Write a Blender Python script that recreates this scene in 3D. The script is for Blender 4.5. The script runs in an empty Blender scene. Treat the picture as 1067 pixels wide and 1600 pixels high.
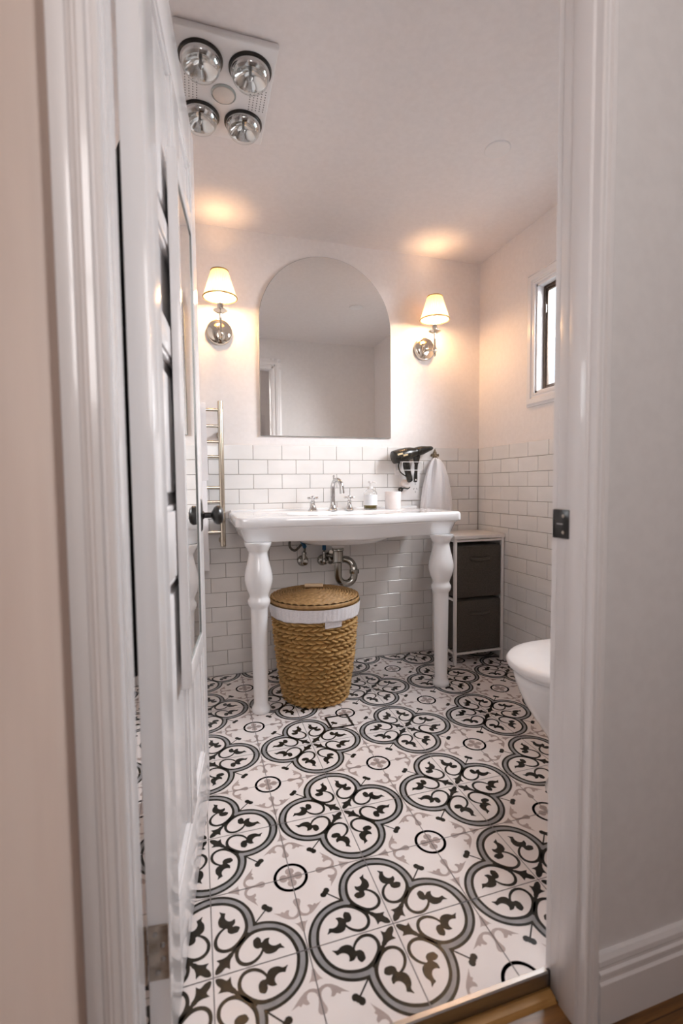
import bpy, bmesh, math, random
from mathutils import Vector, Matrix
PI = math.pi
S = bpy.context.scene
COL = S.collection
rnd = random.Random(7)

# ------------------------------------------------------------------ materials
MATS = {}
def mat(name, col=(.8, .8, .8), rough=.5, metal=0, **k):
    m = bpy.data.materials.new(name); m.use_nodes = True
    nt = m.node_tree; b = nt.nodes['Principled BSDF']
    b.inputs['Base Color'].default_value = (*col, 1)
    b.inputs['Roughness'].default_value = rough
    b.inputs['Metallic'].default_value = metal
    for kk, v in k.items():
        if kk == 'emit':
            b.inputs['Emission Color'].default_value = (*v[0], 1); b.inputs['Emission Strength'].default_value = v[1]
        elif kk == 'trans': b.inputs['Transmission Weight'].default_value = v
        elif kk == 'ior': b.inputs['IOR'].default_value = v
        elif kk == 'coat': b.inputs['Coat Weight'].default_value = v; b.inputs['Coat Roughness'].default_value = .08
        elif kk == 'spec': b.inputs['Specular IOR Level'].default_value = v
        elif kk == 'sheen': b.inputs['Sheen Weight'].default_value = v
    MATS[name] = m
    return m
def noisy(m, c1, c2, scale=(20, 20, 20), detail=4, bump=0, bump_dist=.002, lo=.35, hi=.65, rough=None):
    nt = m.node_tree; N = nt.nodes; L = nt.links; b = N['Principled BSDF']
    tc = N.new('ShaderNodeTexCoord'); mp = N.new('ShaderNodeMapping'); mp.inputs['Scale'].default_value = scale
    nz = N.new('ShaderNodeTexNoise'); nz.inputs['Scale'].default_value = 1; nz.inputs['Detail'].default_value = detail
    cr = N.new('ShaderNodeValToRGB')
    cr.color_ramp.elements[0].position = lo; cr.color_ramp.elements[0].color = (*c1, 1)
    cr.color_ramp.elements[1].position = hi; cr.color_ramp.elements[1].color = (*c2, 1)
    L.new(tc.outputs['Object'], mp.inputs['Vector']); L.new(mp.outputs['Vector'], nz.inputs['Vector'])
    L.new(nz.outputs['Fac'], cr.inputs['Fac']); L.new(cr.outputs['Color'], b.inputs['Base Color'])
    if bump:
        bp = N.new('ShaderNodeBump'); bp.inputs['Strength'].default_value = bump; bp.inputs['Distance'].default_value = bump_dist
        L.new(nz.outputs['Fac'], bp.inputs['Height']); L.new(bp.outputs['Normal'], b.inputs['Normal'])
    return m

wall_paint = noisy(mat('wall_paint', rough=.55), (.81, .765, .745), (.84, .795, .775), (60, 60, 60), bump=.05, bump_dist=.0006)
ceil_paint = noisy(mat('ceiling_paint', rough=.7), (.80, .76, .75), (.83, .79, .78), (50, 50, 50))
gloss_white = noisy(mat('gloss_white_paint', rough=.22, coat=.3), (.80, .785, .79), (.83, .815, .82), (9, 9, 2), bump=.04, bump_dist=.0015)
hall_left_shaded = noisy(mat('hall_paint_shaded', rough=.65, spec=.15), (.58, .45, .38), (.62, .49, .415), (10, 10, 3), bump=.05, bump_dist=.002)  # left hall wall only: dim, warm bounce light mixed into its paint
hall_paint = noisy(mat('hall_paint', rough=.5), (.77, .755, .755), (.80, .785, .785), (40, 40, 40))
tile_white = noisy(mat('glazed_wall_tile', rough=.16, coat=.2), (.76, .745, .73), (.82, .805, .79), (7, 7, 14), lo=.3, hi=.7, bump=.05, bump_dist=.002)
grout = noisy(mat('wall_grout', rough=.9), (.27, .245, .225), (.33, .30, .275), (80, 80, 80))
f_white = noisy(mat('floor_tile_white', rough=.24, spec=.22), (.80, .745, .73), (.85, .80, .785), (6, 6, 6))
f_black = noisy(mat('floor_tile_black', rough=.24, spec=.22), (.014, .013, .010), (.024, .022, .017), (30, 30, 30))
f_grey = noisy(mat('floor_tile_grey', rough=.24, spec=.22), (.25, .25, .255), (.34, .335, .345), (25, 25, 25))
f_taupe = noisy(mat('floor_tile_taupe', rough=.24, spec=.22), (.40, .33, .31), (.47, .395, .375), (25, 25, 25))
f_grout = noisy(mat('floor_grout', rough=.9), (.22, .20, .20), (.28, .26, .26), (80, 80, 80))
porcelain = noisy(mat('porcelain', rough=.09, coat=.5), (.82, .82, .83), (.85, .85, .86), (5, 5, 5))
toilet_white = noisy(mat('toilet_ceramic', rough=.12, coat=.4), (.80, .79, .79), (.83, .82, .82), (5, 5, 5))
chrome = noisy(mat('chrome', (.8, .8, .8), .09, 1), (.58, .58, .58), (.66, .66, .66), (8, 8, 8))
shaded_chrome = noisy(mat('shaded_chrome', rough=.12, metal=1), (.36, .35, .32), (.44, .43, .40), (8, 8, 8))  # darker chrome copy: the dark surroundings it would mirror are in its colour
nickel = noisy(mat('polished_nickel', (.8, .75, .66), .08, 1), (.76, .71, .62), (.82, .77, .68), (8, 8, 8))
steel = noisy(mat('brushed_steel', (.5, .48, .45), .3, 1), (.34, .33, .325), (.48, .47, .46), (3, 60, 60), bump=.1)
dull_metal = noisy(mat('tarnished_brass', rough=.38, metal=1), (.30, .25, .20), (.52, .46, .40), (40, 40, 40), bump=.2)
fleur_metal = noisy(mat('antique_brass', rough=.4, metal=.8), (.10, .075, .045), (.34, .28, .20), (120, 120, 120), bump=.3)
rail_metal = noisy(mat('warm_steel_rail', rough=.16, metal=1), (.60, .54, .44), (.68, .62, .52), (10, 10, 10))
mirror_m = mat('mirror_silver', (.90, .90, .885), 0.0, 1)
noisy(mirror_m, (.895, .895, .88), (.905, .905, .89), (2, 2, 2))
mirror_edge = noisy(mat('mirror_edge', rough=.15, spec=.6), (.30, .33, .32), (.40, .43, .42), (10, 10, 10))
black_metal = noisy(mat('black_metal', rough=.3, metal=.3), (.012, .011, .010), (.03, .027, .024), (30, 30, 30))
black_plastic = noisy(mat('black_plastic', rough=.25), (.012, .011, .009), (.022, .02, .016), (30, 30, 30))
gold_print = noisy(mat('gold_print', rough=.4), (.55, .42, .22), (.62, .48, .28), (40, 40, 40))
white_plastic = noisy(mat('white_plastic', rough=.28), (.78, .765, .765), (.81, .795, .795), (12, 12, 12))
cream_plastic = noisy(mat('frosted_lens', rough=.35), (.62, .56, .51), (.68, .62, .57), (12, 12, 12))
fabric_dark = noisy(mat('charcoal_fabric', rough=.95, sheen=.1), (.045, .038, .031), (.095, .082, .068), (420, 420, 420), bump=.5, bump_dist=.001)
cab_white = noisy(mat('cabinet_white', rough=.4), (.77, .74, .72), (.80, .77, .75), (15, 15, 15))
cotton = noisy(mat('white_terry_cotton', rough=.95, sheen=.35), (.80, .785, .80), (.86, .845, .86), (500, 500, 500), bump=.7, bump_dist=.0018)
liner_cloth = noisy(mat('liner_cloth', rough=.9, sheen=.15), (.66, .64, .66), (.74, .72, .74), (160, 160, 160), bump=.25)
gap_black = noisy(mat('gap_black_cloth', rough=.95), (.008, .008, .008), (.014, .013, .013), (200, 200, 200), bump=.4)
rope = noisy(mat('woven_hyacinth', rough=.62), (.33, .185, .058), (.52, .32, .115), (28, 28, 60), detail=5, bump=.5, bump_dist=.002, lo=.30, hi=.68)
rope_lid = noisy(mat('woven_hyacinth_lid', rough=.62), (.24, .13, .045), (.42, .25, .10), (60, 60, 90), detail=5, bump=.5, bump_dist=.002, lo=.30, hi=.68)
dowel = noisy(mat('pale_wood_dowel', rough=.5), (.62, .45, .28), (.72, .55, .36), (60, 60, 300))
brown_frame = noisy(mat('bronze_window_frame', rough=.35, metal=.4), (.055, .035, .024), (.09, .06, .042), (20, 20, 20))
blue_rubber = noisy(mat('blue_hose_sleeve', rough=.5), (.010, .075, .16), (.014, .10, .21), (60, 60, 60))
hose_m = noisy(mat('braided_hose', rough=.4, metal=.7), (.07, .07, .06), (.22, .21, .19), (300, 300, 300), bump=.5)
soap_liquid = noisy(mat('yellow_soap', rough=.1, trans=.5, ior=1.35), (.80, .58, .10), (.86, .66, .16), (10, 10, 10))
candle_white = noisy(mat('white_tumbler', rough=.55), (.78, .72, .70), (.82, .76, .74), (30, 30, 30))
label_paper = noisy(mat('label_paper', rough=.6), (.74, .77, .80), (.78, .81, .84), (30, 30, 30))
glass = mat('clear_glass', (1, 1, 1), 0.02, trans=1, ior=1.45)
pin_dark = noisy(mat('dark_slot', rough=.7), (.03, .03, .03), (.05, .05, .05), (30, 30, 30))
bulb_core = mat('lamp_bulb', (1, .9, .75), .3, emit=((1, .72, .40), 14))
# thin window glass: straight-through with a surface reflection
pane_m = bpy.data.materials.new('window_pane'); pane_m.use_nodes = True
nt = pane_m.node_tree; nt.nodes.clear()
o_ = nt.nodes.new('ShaderNodeOutputMaterial'); mx = nt.nodes.new('ShaderNodeMixShader')
tr = nt.nodes.new('ShaderNodeBsdfTransparent'); gl = nt.nodes.new('ShaderNodeBsdfGlossy'); fr = nt.nodes.new('ShaderNodeLayerWeight'); fp = nt.nodes.new('ShaderNodeMath'); fp.operation = 'POWER'; fp.inputs[1].default_value = 4.0; nt.links.new(fr.outputs['Facing'], fp.inputs[0]); fr.inputs['Blend'].default_value = .5
gl.inputs['Roughness'].default_value = .02; tr.inputs['Color'].default_value = (.95, .97, .97, 1)
nt.links.new(fp.outputs[0], mx.inputs[0]); nt.links.new(tr.outputs[0], mx.inputs[1]); nt.links.new(gl.outputs[0], mx.inputs[2]); nt.links.new(mx.outputs[0], o_.inputs[0])
# pleated lamp shade: lets the bulb's light through
shade_m = bpy.data.materials.new('pleated_shade_fabric'); shade_m.use_nodes = True
nt = shade_m.node_tree; nt.nodes.clear()
o_ = nt.nodes.new('ShaderNodeOutputMaterial'); mx = nt.nodes.new('ShaderNodeMixShader')
df = nt.nodes.new('ShaderNodeBsdfDiffuse'); tl = nt.nodes.new('ShaderNodeBsdfTranslucent')
df.inputs['Color'].default_value = (.85, .74, .58, 1); tl.inputs['Color'].default_value = (.92, .72, .44, 1); mx.inputs[0].default_value = .36
nt.links.new(df.outputs[0], mx.inputs[1]); nt.links.new(tl.outputs[0], mx.inputs[2]); nt.links.new(mx.outputs[0], o_.inputs[0])
shade_trim = noisy(mat('shade_trim', rough=.8), (.30, .19, .07), (.38, .25, .10), (60, 60, 60))
# hall floor boards
wood = bpy.data.materials.new('hall_floorboards'); wood.use_nodes = True
nt = wood.node_tree; N = nt.nodes; L = nt.links; b = N['Principled BSDF']; b.inputs['Roughness'].default_value = .3
tc = N.new('ShaderNodeTexCoord'); mp = N.new('ShaderNodeMapping'); mp.inputs['Scale'].default_value = (3.0, 26, 10)
nz = N.new('ShaderNodeTexNoise'); nz.inputs['Scale'].default_value = 1.6; nz.inputs['Detail'].default_value = 6; nz.inputs['Distortion'].default_value = 1.2
cr = N.new('ShaderNodeValToRGB'); cr.color_ramp.elements[0].position = .32; cr.color_ramp.elements[0].color = (.09, .038, .009, 1)
cr.color_ramp.elements[1].position = .68; cr.color_ramp.elements[1].color = (.27, .125, .032, 1)
bk = N.new('ShaderNodeTexBrick'); bk.inputs['Scale'].default_value = 1; bk.inputs['Brick Width'].default_value = 1.3; bk.inputs['Row Height'].default_value = .085
bk.inputs['Mortar Size'].default_value = .0012; bk.inputs['Color1'].default_value = (1, 1, 1, 1); bk.inputs['Color2'].default_value = (.72, .70, .66, 1); bk.inputs['Mortar'].default_value = (.25, .2, .15, 1)
ml = N.new('ShaderNodeMixRGB'); ml.blend_type = 'MULTIPLY'; ml.inputs[0].default_value = 1
L.new(tc.outputs['Object'], mp.inputs[0]); L.new(mp.outputs[0], nz.inputs['Vector']); L.new(nz.outputs['Fac'], cr.inputs[0]); L.new(tc.outputs['Object'], bk.inputs['Vector'])
L.new(cr.outputs[0], ml.inputs[1]); L.new(bk.outputs[0], ml.inputs[2]); L.new(ml.outputs[0], b.inputs['Base Color'])

# ------------------------------------------------------------------ mesh builder
def crspline(pts, n=5, closed=False):
    P = [Vector(p) for p in pts]; out = []; m = len(P)
    rng = range(m if closed else m - 1)
    for i in rng:
        if closed: p0, p1, p2, p3 = P[(i-1) % m], P[i], P[(i+1) % m], P[(i+2) % m]
        else: p0, p1, p2, p3 = P[max(i-1, 0)], P[i], P[i+1], P[min(i+2, m-1)]
        for k in range(n):
            t = k / n; t2 = t*t; t3 = t2*t
            out.append(.5*((2*p1) + (p2-p0)*t + (2*p0-5*p1+4*p2-p3)*t2 + (3*p1-p0-3*p2+p3)*t3))
    if not closed: out.append(P[-1].copy())
    return out
class MB:
    def __init__(s): s.bm = bmesh.new()
    def box(s, x0, x1, y0, y1, z0, z1, bev=0, seg=2, mi=0):
        vs = [s.bm.verts.new((x, y, z)) for x in (x0, x1) for y in (y0, y1) for z in (z0, z1)]
        F = [(0, 1, 3, 2), (4, 6, 7, 5), (0, 4, 5, 1), (2, 3, 7, 6), (0, 2, 6, 4), (1, 5, 7, 3)]
        fs = [s.bm.faces.new([vs[i] for i in f]) for f in F]
        for f in fs: f.material_index = mi
        if bev:
            es = list({e for f in fs for e in f.edges})
            r = bmesh.ops.bevel(s.bm, geom=es, offset=bev, segments=seg, affect='EDGES', profile=.5, material=mi)
            return list({v for f in r['faces'] for v in f.verts} | {v for v in vs if v.is_valid})
        return vs
    def loft(s, rings, closed=True, cap0=True, cap1=True, mi=0):
        R = [[s.bm.verts.new(p) for p in r] for r in rings]; n = len(R[0])
        for a, b_ in zip(R, R[1:]):
            for i in range(n if closed else n - 1):
                j = (i + 1) % n
                try: s.bm.faces.new((a[i], a[j], b_[j], b_[i])).material_index = mi
                except ValueError: pass
        if closed and cap0: s.bm.faces.new(R[0][::-1]).material_index = mi
        if closed and cap1: s.bm.faces.new(R[-1]).material_index = mi
        return [v for r in R for v in r]
    def lathe(s, prof, c=(0, 0, 0), axis='z', seg=32, mi=0, cap0=True, cap1=True, M=None):
        c = Vector(c); rings = []
        for r, h in prof:
            r = max(r, 1e-4); ring = []
            for i in range(seg):
                a = 2*PI*i/seg; p = Vector((r*math.cos(a), r*math.sin(a), h))
                if axis == 'y': p = Vector((p.x, -p.z, p.y))       # h grows towards the camera side (-y)
                elif axis == 'x': p = Vector((p.z, p.x, p.y))
                if M is not None: p = M @ p
                ring.append(c + p)
            rings.append(ring)
        return s.loft(rings, True, cap0, cap1, mi)
    def tube(s, path, r, seg=12, mi=0, caps=True, closed=False):
        P = [Vector(p) for p in path]; n = len(P); rings = []; prev = None
        for i, p in enumerate(P):
            if closed: t = P[(i+1) % n] - P[i-1]
            else: t = P[min(i+1, n-1)] - P[max(i-1, 0)]
            t.normalize()
            if prev is None:
                u = t.orthogonal().normalized()
            else:
                u = (prev - t*prev.dot(t)).normalized()
            prev = u; w = t.cross(u); rr = r[i] if isinstance(r, (list, tuple)) else r
            rings.append([p + u*rr*math.cos(2*PI*k/seg) + w*rr*math.sin(2*PI*k/seg) for k in range(seg)])
        if closed: rings.append(rings[0]); return s.loft(rings, True, False, False, mi)
        return s.loft(rings, True, caps, caps, mi)
    def grid(s, fn, nu, nv, mi=0, wrap=False):
        V = [[s.bm.verts.new(fn(i/nu, j/nv)) for i in range(nu if wrap else nu+1)] for j in range(nv+1)]
        for j in range(nv):
            for i in range(nu):
                k = (i+1) % nu if wrap else i+1
                s.bm.faces.new((V[j][i], V[j][k], V[j+1][k], V[j+1][i])).material_index = mi
    def poly(s, pts, mi=0):
        f = s.bm.faces.new([s.bm.verts.new(p) for p in pts]); f.material_index = mi
        return f
    def prism(s, pts, d, mi=0):
        d = Vector(d); n = len(pts)
        a = [s.bm.verts.new(p) for p in pts]; b_ = [s.bm.verts.new(Vector(p)+d) for p in pts]
        s.bm.faces.new(a[::-1]).material_index = mi; s.bm.faces.new(b_).material_index = mi
        for i in range(n): s.bm.faces.new((a[i], a[(i+1) % n], b_[(i+1) % n], b_[i])).material_index = mi
        return a + b_
    def sweep(s, prof, a, b_, out, up=(0, 0, 1), mi=0):
        """profile (u along out, v along up) swept straight from a to b"""
        out = Vector(out); up = Vector(up)
        return s.loft([[Vector(q)+out*u+up*v for u, v in prof] for q in (a, b_)], True, True, True, mi)
    def build(s, name, mats, parent=None, smooth=35, loc=None, recalc=True):
        bm = s.bm
        if recalc: bmesh.ops.recalc_face_normals(bm, faces=bm.faces)
        o0 = Vector((0, 0, 0))
        if parent is not None: o0 = ORG.get(parent.name, o0)
        elif loc is not None: o0 = Vector(loc)
        if o0.length: bmesh.ops.translate(bm, verts=bm.verts, vec=-o0)
        me = bpy.data.meshes.new(name); bm.to_mesh(me); bm.free()
        for m in (mats if isinstance(mats, (list, tuple)) else [mats]): me.materials.append(m)
        if smooth:
            for p in me.polygons: p.use_smooth = True
            me.set_sharp_from_angle(angle=math.radians(smooth))
        o = bpy.data.objects.new(name, me); COL.objects.link(o)
        if parent is not None: o.parent = parent; ORG[o.name] = o0
        elif loc is not None: o.location = loc; ORG[o.name] = o0
        return o
ORG = {}
def tag(o, label=None, cat=None, group=None, kind=None):
    if label: o['label'] = label
    if cat: o['category'] = cat
    if group: o['group'] = group
    if kind: o['kind'] = kind
    return o
def root(name, loc, label, cat, group=None, kind=None, rot=0, local=False):
    o = bpy.data.objects.new(name, None); COL.objects.link(o); o.location = loc; o.rotation_euler = (0, 0, rot); o.empty_display_size = .05
    ORG[o.name] = Vector((0, 0, 0)) if local else Vector(loc)
    return tag(o, label, cat, group, kind)
def copy_tree(o, parent=None):
    c = o.copy(); COL.objects.link(c)
    if parent is not None: c.parent = parent
    for ch in list(o.children): copy_tree(ch, c)
    return c
def structure(name, mb, m, **k):
    return tag(mb.build(name, m, **k), kind='structure')

# ------------------------------------------------------------------ measured layout (metres; back wall y=0, right wall x=0, bathroom floor z=0)
XL = -2.15          # left wall
YF = -1.765         # bathroom face of the front wall
YH = -1.834         # hall face of the front wall
OL, OR = -1.7345, -.9795   # door opening
OT = 2.02
CH = 2.29           # ceiling
HF = -.040          # hall floor
HB = -3.45          # hall back
HXL, HXR = -1.798, 1.3
HC = 2.55
TT = 1.2041         # top of wall tiles
TP, TW = .0765, .1514

# ------------------------------------------------------------------ patterned floor
def floor_mesh():
    mb = MB(); t = .1962; fx, fy = -1.24, -1.571
    y0, y1, x0, x1 = -1.757, 0.0, XL, 0.0
    mb.poly([(x0, y0, -.0012), (x1, y0, -.0012), (x1, y1, -.0012), (x0, y1, -.0012)], 4)
    c = .5; g = .006
    def arc(cx, cy, r, a0, a1, n): return [(cx+r*math.cos(a0+(a1-a0)*i/n), cy+r*math.sin(a0+(a1-a0)*i/n)) for i in range(n+1)]
    def ring_half(r0, r1):
        # lobe centred (.5,0): from v=g up to the diagonal u=v
        def dpt(r):
            # point on the circle where it meets the diagonal on the far side (u=v, larger v)
            # (d-.5)^2+d^2=r^2
            d = (1 + math.sqrt(max(1-2*(1-4*r*r)/1*.5*1, 0))) / 4 if False else (.5 + math.sqrt(max(.25 - 2*(.25-r*r), 0))) / 2
            return d
        def one(r):
            d = dpt(r); a1 = math.atan2(d, d-.5); a0 = math.asin(g/r)
            return arc(.5, 0, r, a0, a1, 22)
        return one(r0), one(r1)
    strips, polys = [], []                          # (layer, material, ...)
    def strip(a, b_, mi, z): strips.append((a, b_, mi, z))
    a, b_ = ring_half(.489, .456); strip(a, b_, 1, .00035)
    a, b_ = ring_half(.458, .393); strip(a, b_, 2, .0002)
    # inner black line runs on into the scroll
    cl = [(.886, g), (.877, .07), (.845, .175), (.785, .27), (.70, .34), (.60, .376), (.51, .387), (.44, .378), (.375, .348), (.315, .30), (.272, .245), (.252, .19), (.252, .135), (.272, .085), (.31, .05), (.36, .036), (.41, .041), (.46, .065), (.497, .098), (.522, .135), (.535, .165)]
    wd = [.018, .018, .018, .018, .018, .018, .019, .021, .024, .026, .024, .021, .019, .019, .019, .019, .018, .017, .015, .013, .012]
    P = crspline([(x, y, w) for (x, y), w in zip(cl, wd)], 4)
    A, B = [], []
    for i, p in enumerate(P):
        q = P[min(i+1, len(P)-1)] - P[max(i-1, 0)]; n = Vector((-q.y, q.x)).normalized()
        A.append((p.x+n.x*p.z, max(p.y+n.y*p.z, g))); B.append((p.x-n.x*p.z, max(p.y-n.y*p.z, g)))
    strip(A, B, 1, .0004)
    bird = [(.462, .30), (.485, .31), (.505, .298), (.522, .265), (.521, .232), (.54, .245), (.562, .262), (.59, .266), (.616, .261), (.602, .23), (.604, .195), (.63, .165), (.665, .153), (.70, .158), (.72, .162), (.735, .13), (.757, .096), (.705, .108), (.665, .085), (.63, .076), (.585, .078), (.548, .098), (.525, .138), (.512, .172), (.485, .172), (.458, .18), (.435, .212), (.433, .255), (.44, .285)]
    polys.append(([tuple(p)[:2] for p in crspline([(x, y, 0) for x, y in bird], 3, True)], 1, .00038, True))
    # wedge of black on the diagonal between scrolls, and the stem down to the fleur
    polys.append(([(.40, .40), (.40, .372), (.33, .312), (.275, .262), (.235, .205), (.205, .18), (.18, .205), (.205, .235), (.262, .275), (.312, .33), (.372, .40)], 1, .0003, False))
    tri = [(.215, .178), (.19, .15), (.174, .10), (.172, .04), (.150, .058), (.125, .066), (.09, .036), (.048, .02), (.024, .024)]
    tri = [(.215, .215)] + tri + [(y, x) for x, y in tri[-2::-1]]
    polys.append(([tuple(p)[:2] for p in crspline([(x, y, 0) for x, y in tri], 2, True)], 1, .00036, False))
    s2 = .0062
    polys.append(([(.485+s2, .485-s2), (.63+s2, .63-s2), (.63-s2, .63+s2), (.485-s2, .485+s2)], 1, .0003, False))
    hd = [(.628, .603), (.645, .582), (.672, .578), (.697, .590), (.707, .618), (.697, .642), (.668, .655)]
    hd = [(.615, .615)] + hd + [(.668, .668)] + [(y, x) for x, y in hd[::-1]]
    polys.append((hd, 1, .00034, False))
    # ring with the small four-petal flower round (1,1)
    a0 = PI + math.asin(g/.2); a1 = 1.5*PI - math.asin(g/.2)
    strip(arc(1, 1, .222, a0, a1, 16), arc(1, 1, .183, a0, a1, 16), 1, .0003)
    pet = arc(.905, 1-g, .052, PI, 1.93*PI, 10)
    pet = [(.853, 1-g)] + [(x, min(y, 1-g)) for x, y in pet] + [(.955, .958)]
    pet = pet + [(y, x) for x, y in pet[::-1]] + [(1-g, 1-g)]
    polys.append((pet, 3, .0002, False))
    h = 1 - g
    bulb = [(h, .668), (.972, .662), (.955, .64), (.955, .612), (.968, .58), (.98, .545), (.984, .505), (.976, .468), (.955, .446), (.925, .434), (.902, .435), (.880, .455), (.874, .488), (.884, .515), (.893, .533), (.868, .542), (.848, .534), (.834, .520), (.822, .519), (.812, .532), (.797, .538), (.785, .520), (.755, .528), (.703, .547), (.735, .523), (.77, .490), (.815, .450), (.862, .418), (.916, .402), (.955, .407), (h, .425)]
    polys.append((bulb, 3, .0002, True))
    polys.append(([(h, .352), (.985, .345), (.952, .338), (.925, .346), (.945, .322), (.965, .288), (.978, .25), (.986, .222), (h, .215)], 3, .0002, True))
    bm = mb.bm
    ni = range(-5, 8); nj = range(-2, 10)
    for i in ni:
        for j in nj:
            X0, Y0 = fx + i*t, fy + j*t
            if X0 > x1 or X0+t < x0 or Y0 > y1 or Y0+t < y0: continue
            fu = (i % 2 != 0); fv = (j % 2 != 0)       # where the quatrefoil corner of this tile lies
            def T(p, z, sw):
                u, v = (p[1], p[0]) if sw else p
                if fu: u = 1-u
                if fv: v = 1-v
                return (X0+u*t, Y0+v*t, z)
            e = .0066
            mb.poly([T(p, 0, False) for p in ((e, e), (1-e, e), (1-e, 1-e), (e, 1-e))], 0)
            for sw in (False, True):
                for a, b_, mi, z in strips:
                    va = [bm.verts.new(T(p, z, sw)) for p in a]; vb = [bm.verts.new(T(p, z, sw)) for p in b_]
                    for k in range(len(a)-1): bm.faces.new((va[k], va[k+1], vb[k+1], vb[k])).material_index = mi
                for pl, mi, z, both in polys:
                    if sw and not both: continue
                    mb.poly([T(p, z, sw) for p in pl], mi)
    for co, no in (((0, y0, 0), (0, -1, 0)), ((0, y1, 0), (0, 1, 0)), ((x0, 0, 0), (-1, 0, 0)), ((x1, 0, 0), (1, 0, 0))):
        bmesh.ops.bisect_plane(bm, geom=list(bm.verts)+list(bm.edges)+list(bm.faces), plane_co=co, plane_no=no, clear_outer=True)
    for f in bm.faces:
        if f.normal.z < 0: f.normal_flip()
    return mb
fl = structure('floor', floor_mesh(), [f_white, f_black, f_grey, f_taupe, f_grout], smooth=0, recalc=False)
fl['label'] = 'white bathroom floor of patterned tiles with black quatrefoils and taupe scrolls'
mb = MB(); mb.box(XL-.1, .1, -1.757, .1, -.15, -.0014); structure('floor_slab', mb, f_grout, smooth=0)

# ------------------------------------------------------------------ tiled and painted walls
def tile_quad(mb, a, u, v, n, w, h, bev=.0016, th=.006):
    """one bevelled tile: corner a, unit axes u, v, outward n"""
    a = Vector(a); u = Vector(u); v = Vector(v); n = Vector(n)
    g = .0011
    o = [a+u*g+v*g, a+u*(w-g)+v*g, a+u*(w-g)+v*(h-g), a+u*g+v*(h-g)]
    k = g+bev
    i_ = [a+u*k+v*k+n*th, a+u*(w-k)+v*k+n*th, a+u*(w-k)+v*(h-k)+n*th, a+u*k+v*(h-k)+n*th]
    mid = [p+n*(th-.0012) for p in o]
    O = [mb.bm.verts.new(p) for p in o]; Mv = [mb.bm.verts.new(p) for p in mid]; I = [mb.bm.verts.new(p) for p in i_]
    mb.bm.faces.new(I)
    for q in range(4):
        r = (q+1) % 4
        mb.bm.faces.new((O[q], O[r], Mv[r], Mv[q])); mb.bm.faces.new((Mv[q], Mv[r], I[r], I[q]))
def tiled(mb, origin, u, n, length, first_odd, first_even):
    """rows hang from TT downwards; joints start at first_* along u"""
    v = Vector((0, 0, 1)); o = Vector(origin); k = 0
    while True:
        zt = TT - k*TP; zb = max(zt-TP, 0)
        if zt <= .004: break
        x = first_odd if k % 2 == 0 else first_even
        while x > 0: x -= TW
        while x < length:
            a = max(x, 0); b_ = min(x+TW, length)
            if b_ - a > .012: tile_quad(mb, o+Vector(u)*a+v*zb, u, v, n, b_-a, zt-zb)
            x += TW
        k += 1
# back wall: tile face at y=0
mb = MB(); mb.box(XL-.1, .1, .008, .12, -.1, CH+.1); wb = structure('wall_back', mb, wall_paint, smooth=0)
mb = MB(); mb.box(XL, .006, .0045, .0079, 0, TT-.001, mi=0); mb.build('wall_grout_bed', grout, wb, smooth=0)
mb = MB(); tiled(mb, (XL, .006, 0), (1, 0, 0), (0, -1, 0), -XL, ((0-8.9199)*TW-XL) % TW - TW, ((.5-8.9199)*TW-XL) % TW - TW)
mb.build('wall_tiles', tile_white, wb, smooth=0)
# right wall with the window opening: tile face at x=0
WY0, WY1, WZ0, WZ1 = -1.18, -.498, 1.442, 1.972
mb = MB()
mb.box(.008, .058, YF-.02, WY0, -.1, CH+.1); mb.box(.008, .058, WY1, .12, -.1, CH+.1)
mb.box(.008, .058, WY0, WY1, -.1, WZ0); mb.box(.008, .058, WY0, WY1, WZ1, CH+.1)
wr = structure('wall_right', mb, wall_paint, smooth=0)
mb = MB(); mb.box(.0045, .0079, YF, .006, 0, TT-.001); mb.build('wall_grout_bed', grout, wr, smooth=0)
mb = MB(); tiled(mb, (.006, YF, 0), (0, 1, 0), (-1, 0, 0), -YF, (-.1443-YF) % TW - TW, (-.1443-TW/2-YF) % TW - TW)
mb.build('wall_tiles', tile_white, wr, smooth=0)
mb = MB(); mb.box(XL-.1, XL, YF-.02, .12, -.1, CH+.1); structure('wall_left', mb, wall_paint, smooth=0)
# front wall (bathroom skin and hall skin are one wall)
mb = MB()
JT = .020
mb.box(XL-.1, OL-JT, YH, YF, -.1, HC+.1); mb.box(OR+JT, HXR, YH, YF, -.1, HC+.1); mb.box(OL-JT, OR+JT, YH, YF, OT+JT, HC+.1)
structure('wall_front', mb, hall_paint, smooth=0)
mb = MB(); mb.box(XL-.1, .12, YF-.0, .12, CH, CH+.1); structure('ceiling', mb, ceil_paint, smooth=0)
# hall shell
mb = MB(); mb.box(-2.0, HXR+.1, HB-.1, -1.757, HF-.1, HF); structure('floor_hall', mb, wood, smooth=0)
mb = MB(); mb.box(HXL-.1, HXR+.1, HB-.1, YH, HC, HC+.1); structure('ceiling_hall', mb, ceil_paint, smooth=0)
mb = MB(); mb.box(HXL-.1, HXL, HB, YH, HF, HC); structure('wall_hall_left', mb, hall_left_shaded, smooth=0)
mb = MB(); mb.box(HXR, HXR+.1, HB, YH, HF, HC); structure('wall_hall_right', mb, hall_paint, smooth=0)
HWX0, HWX1, HWZ0, HWZ1 = -1.77, -1.27, 1.30, 2.42  # unseen window, added and placed to throw light through the doorway
mb = MB(); mb.box(HXL-.1, HWX0, HB-.1, HB, HF, HC); mb.box(HWX1, HXR+.1, HB-.1, HB, HF, HC)
mb.box(HWX0, HWX1, HB-.1, HB, HF, HWZ0); mb.box(HWX0, HWX1, HB-.1, HB, HWZ1, HC)
structure('wall_hall_back', mb, hall_paint, smooth=0)
mb = MB()
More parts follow.
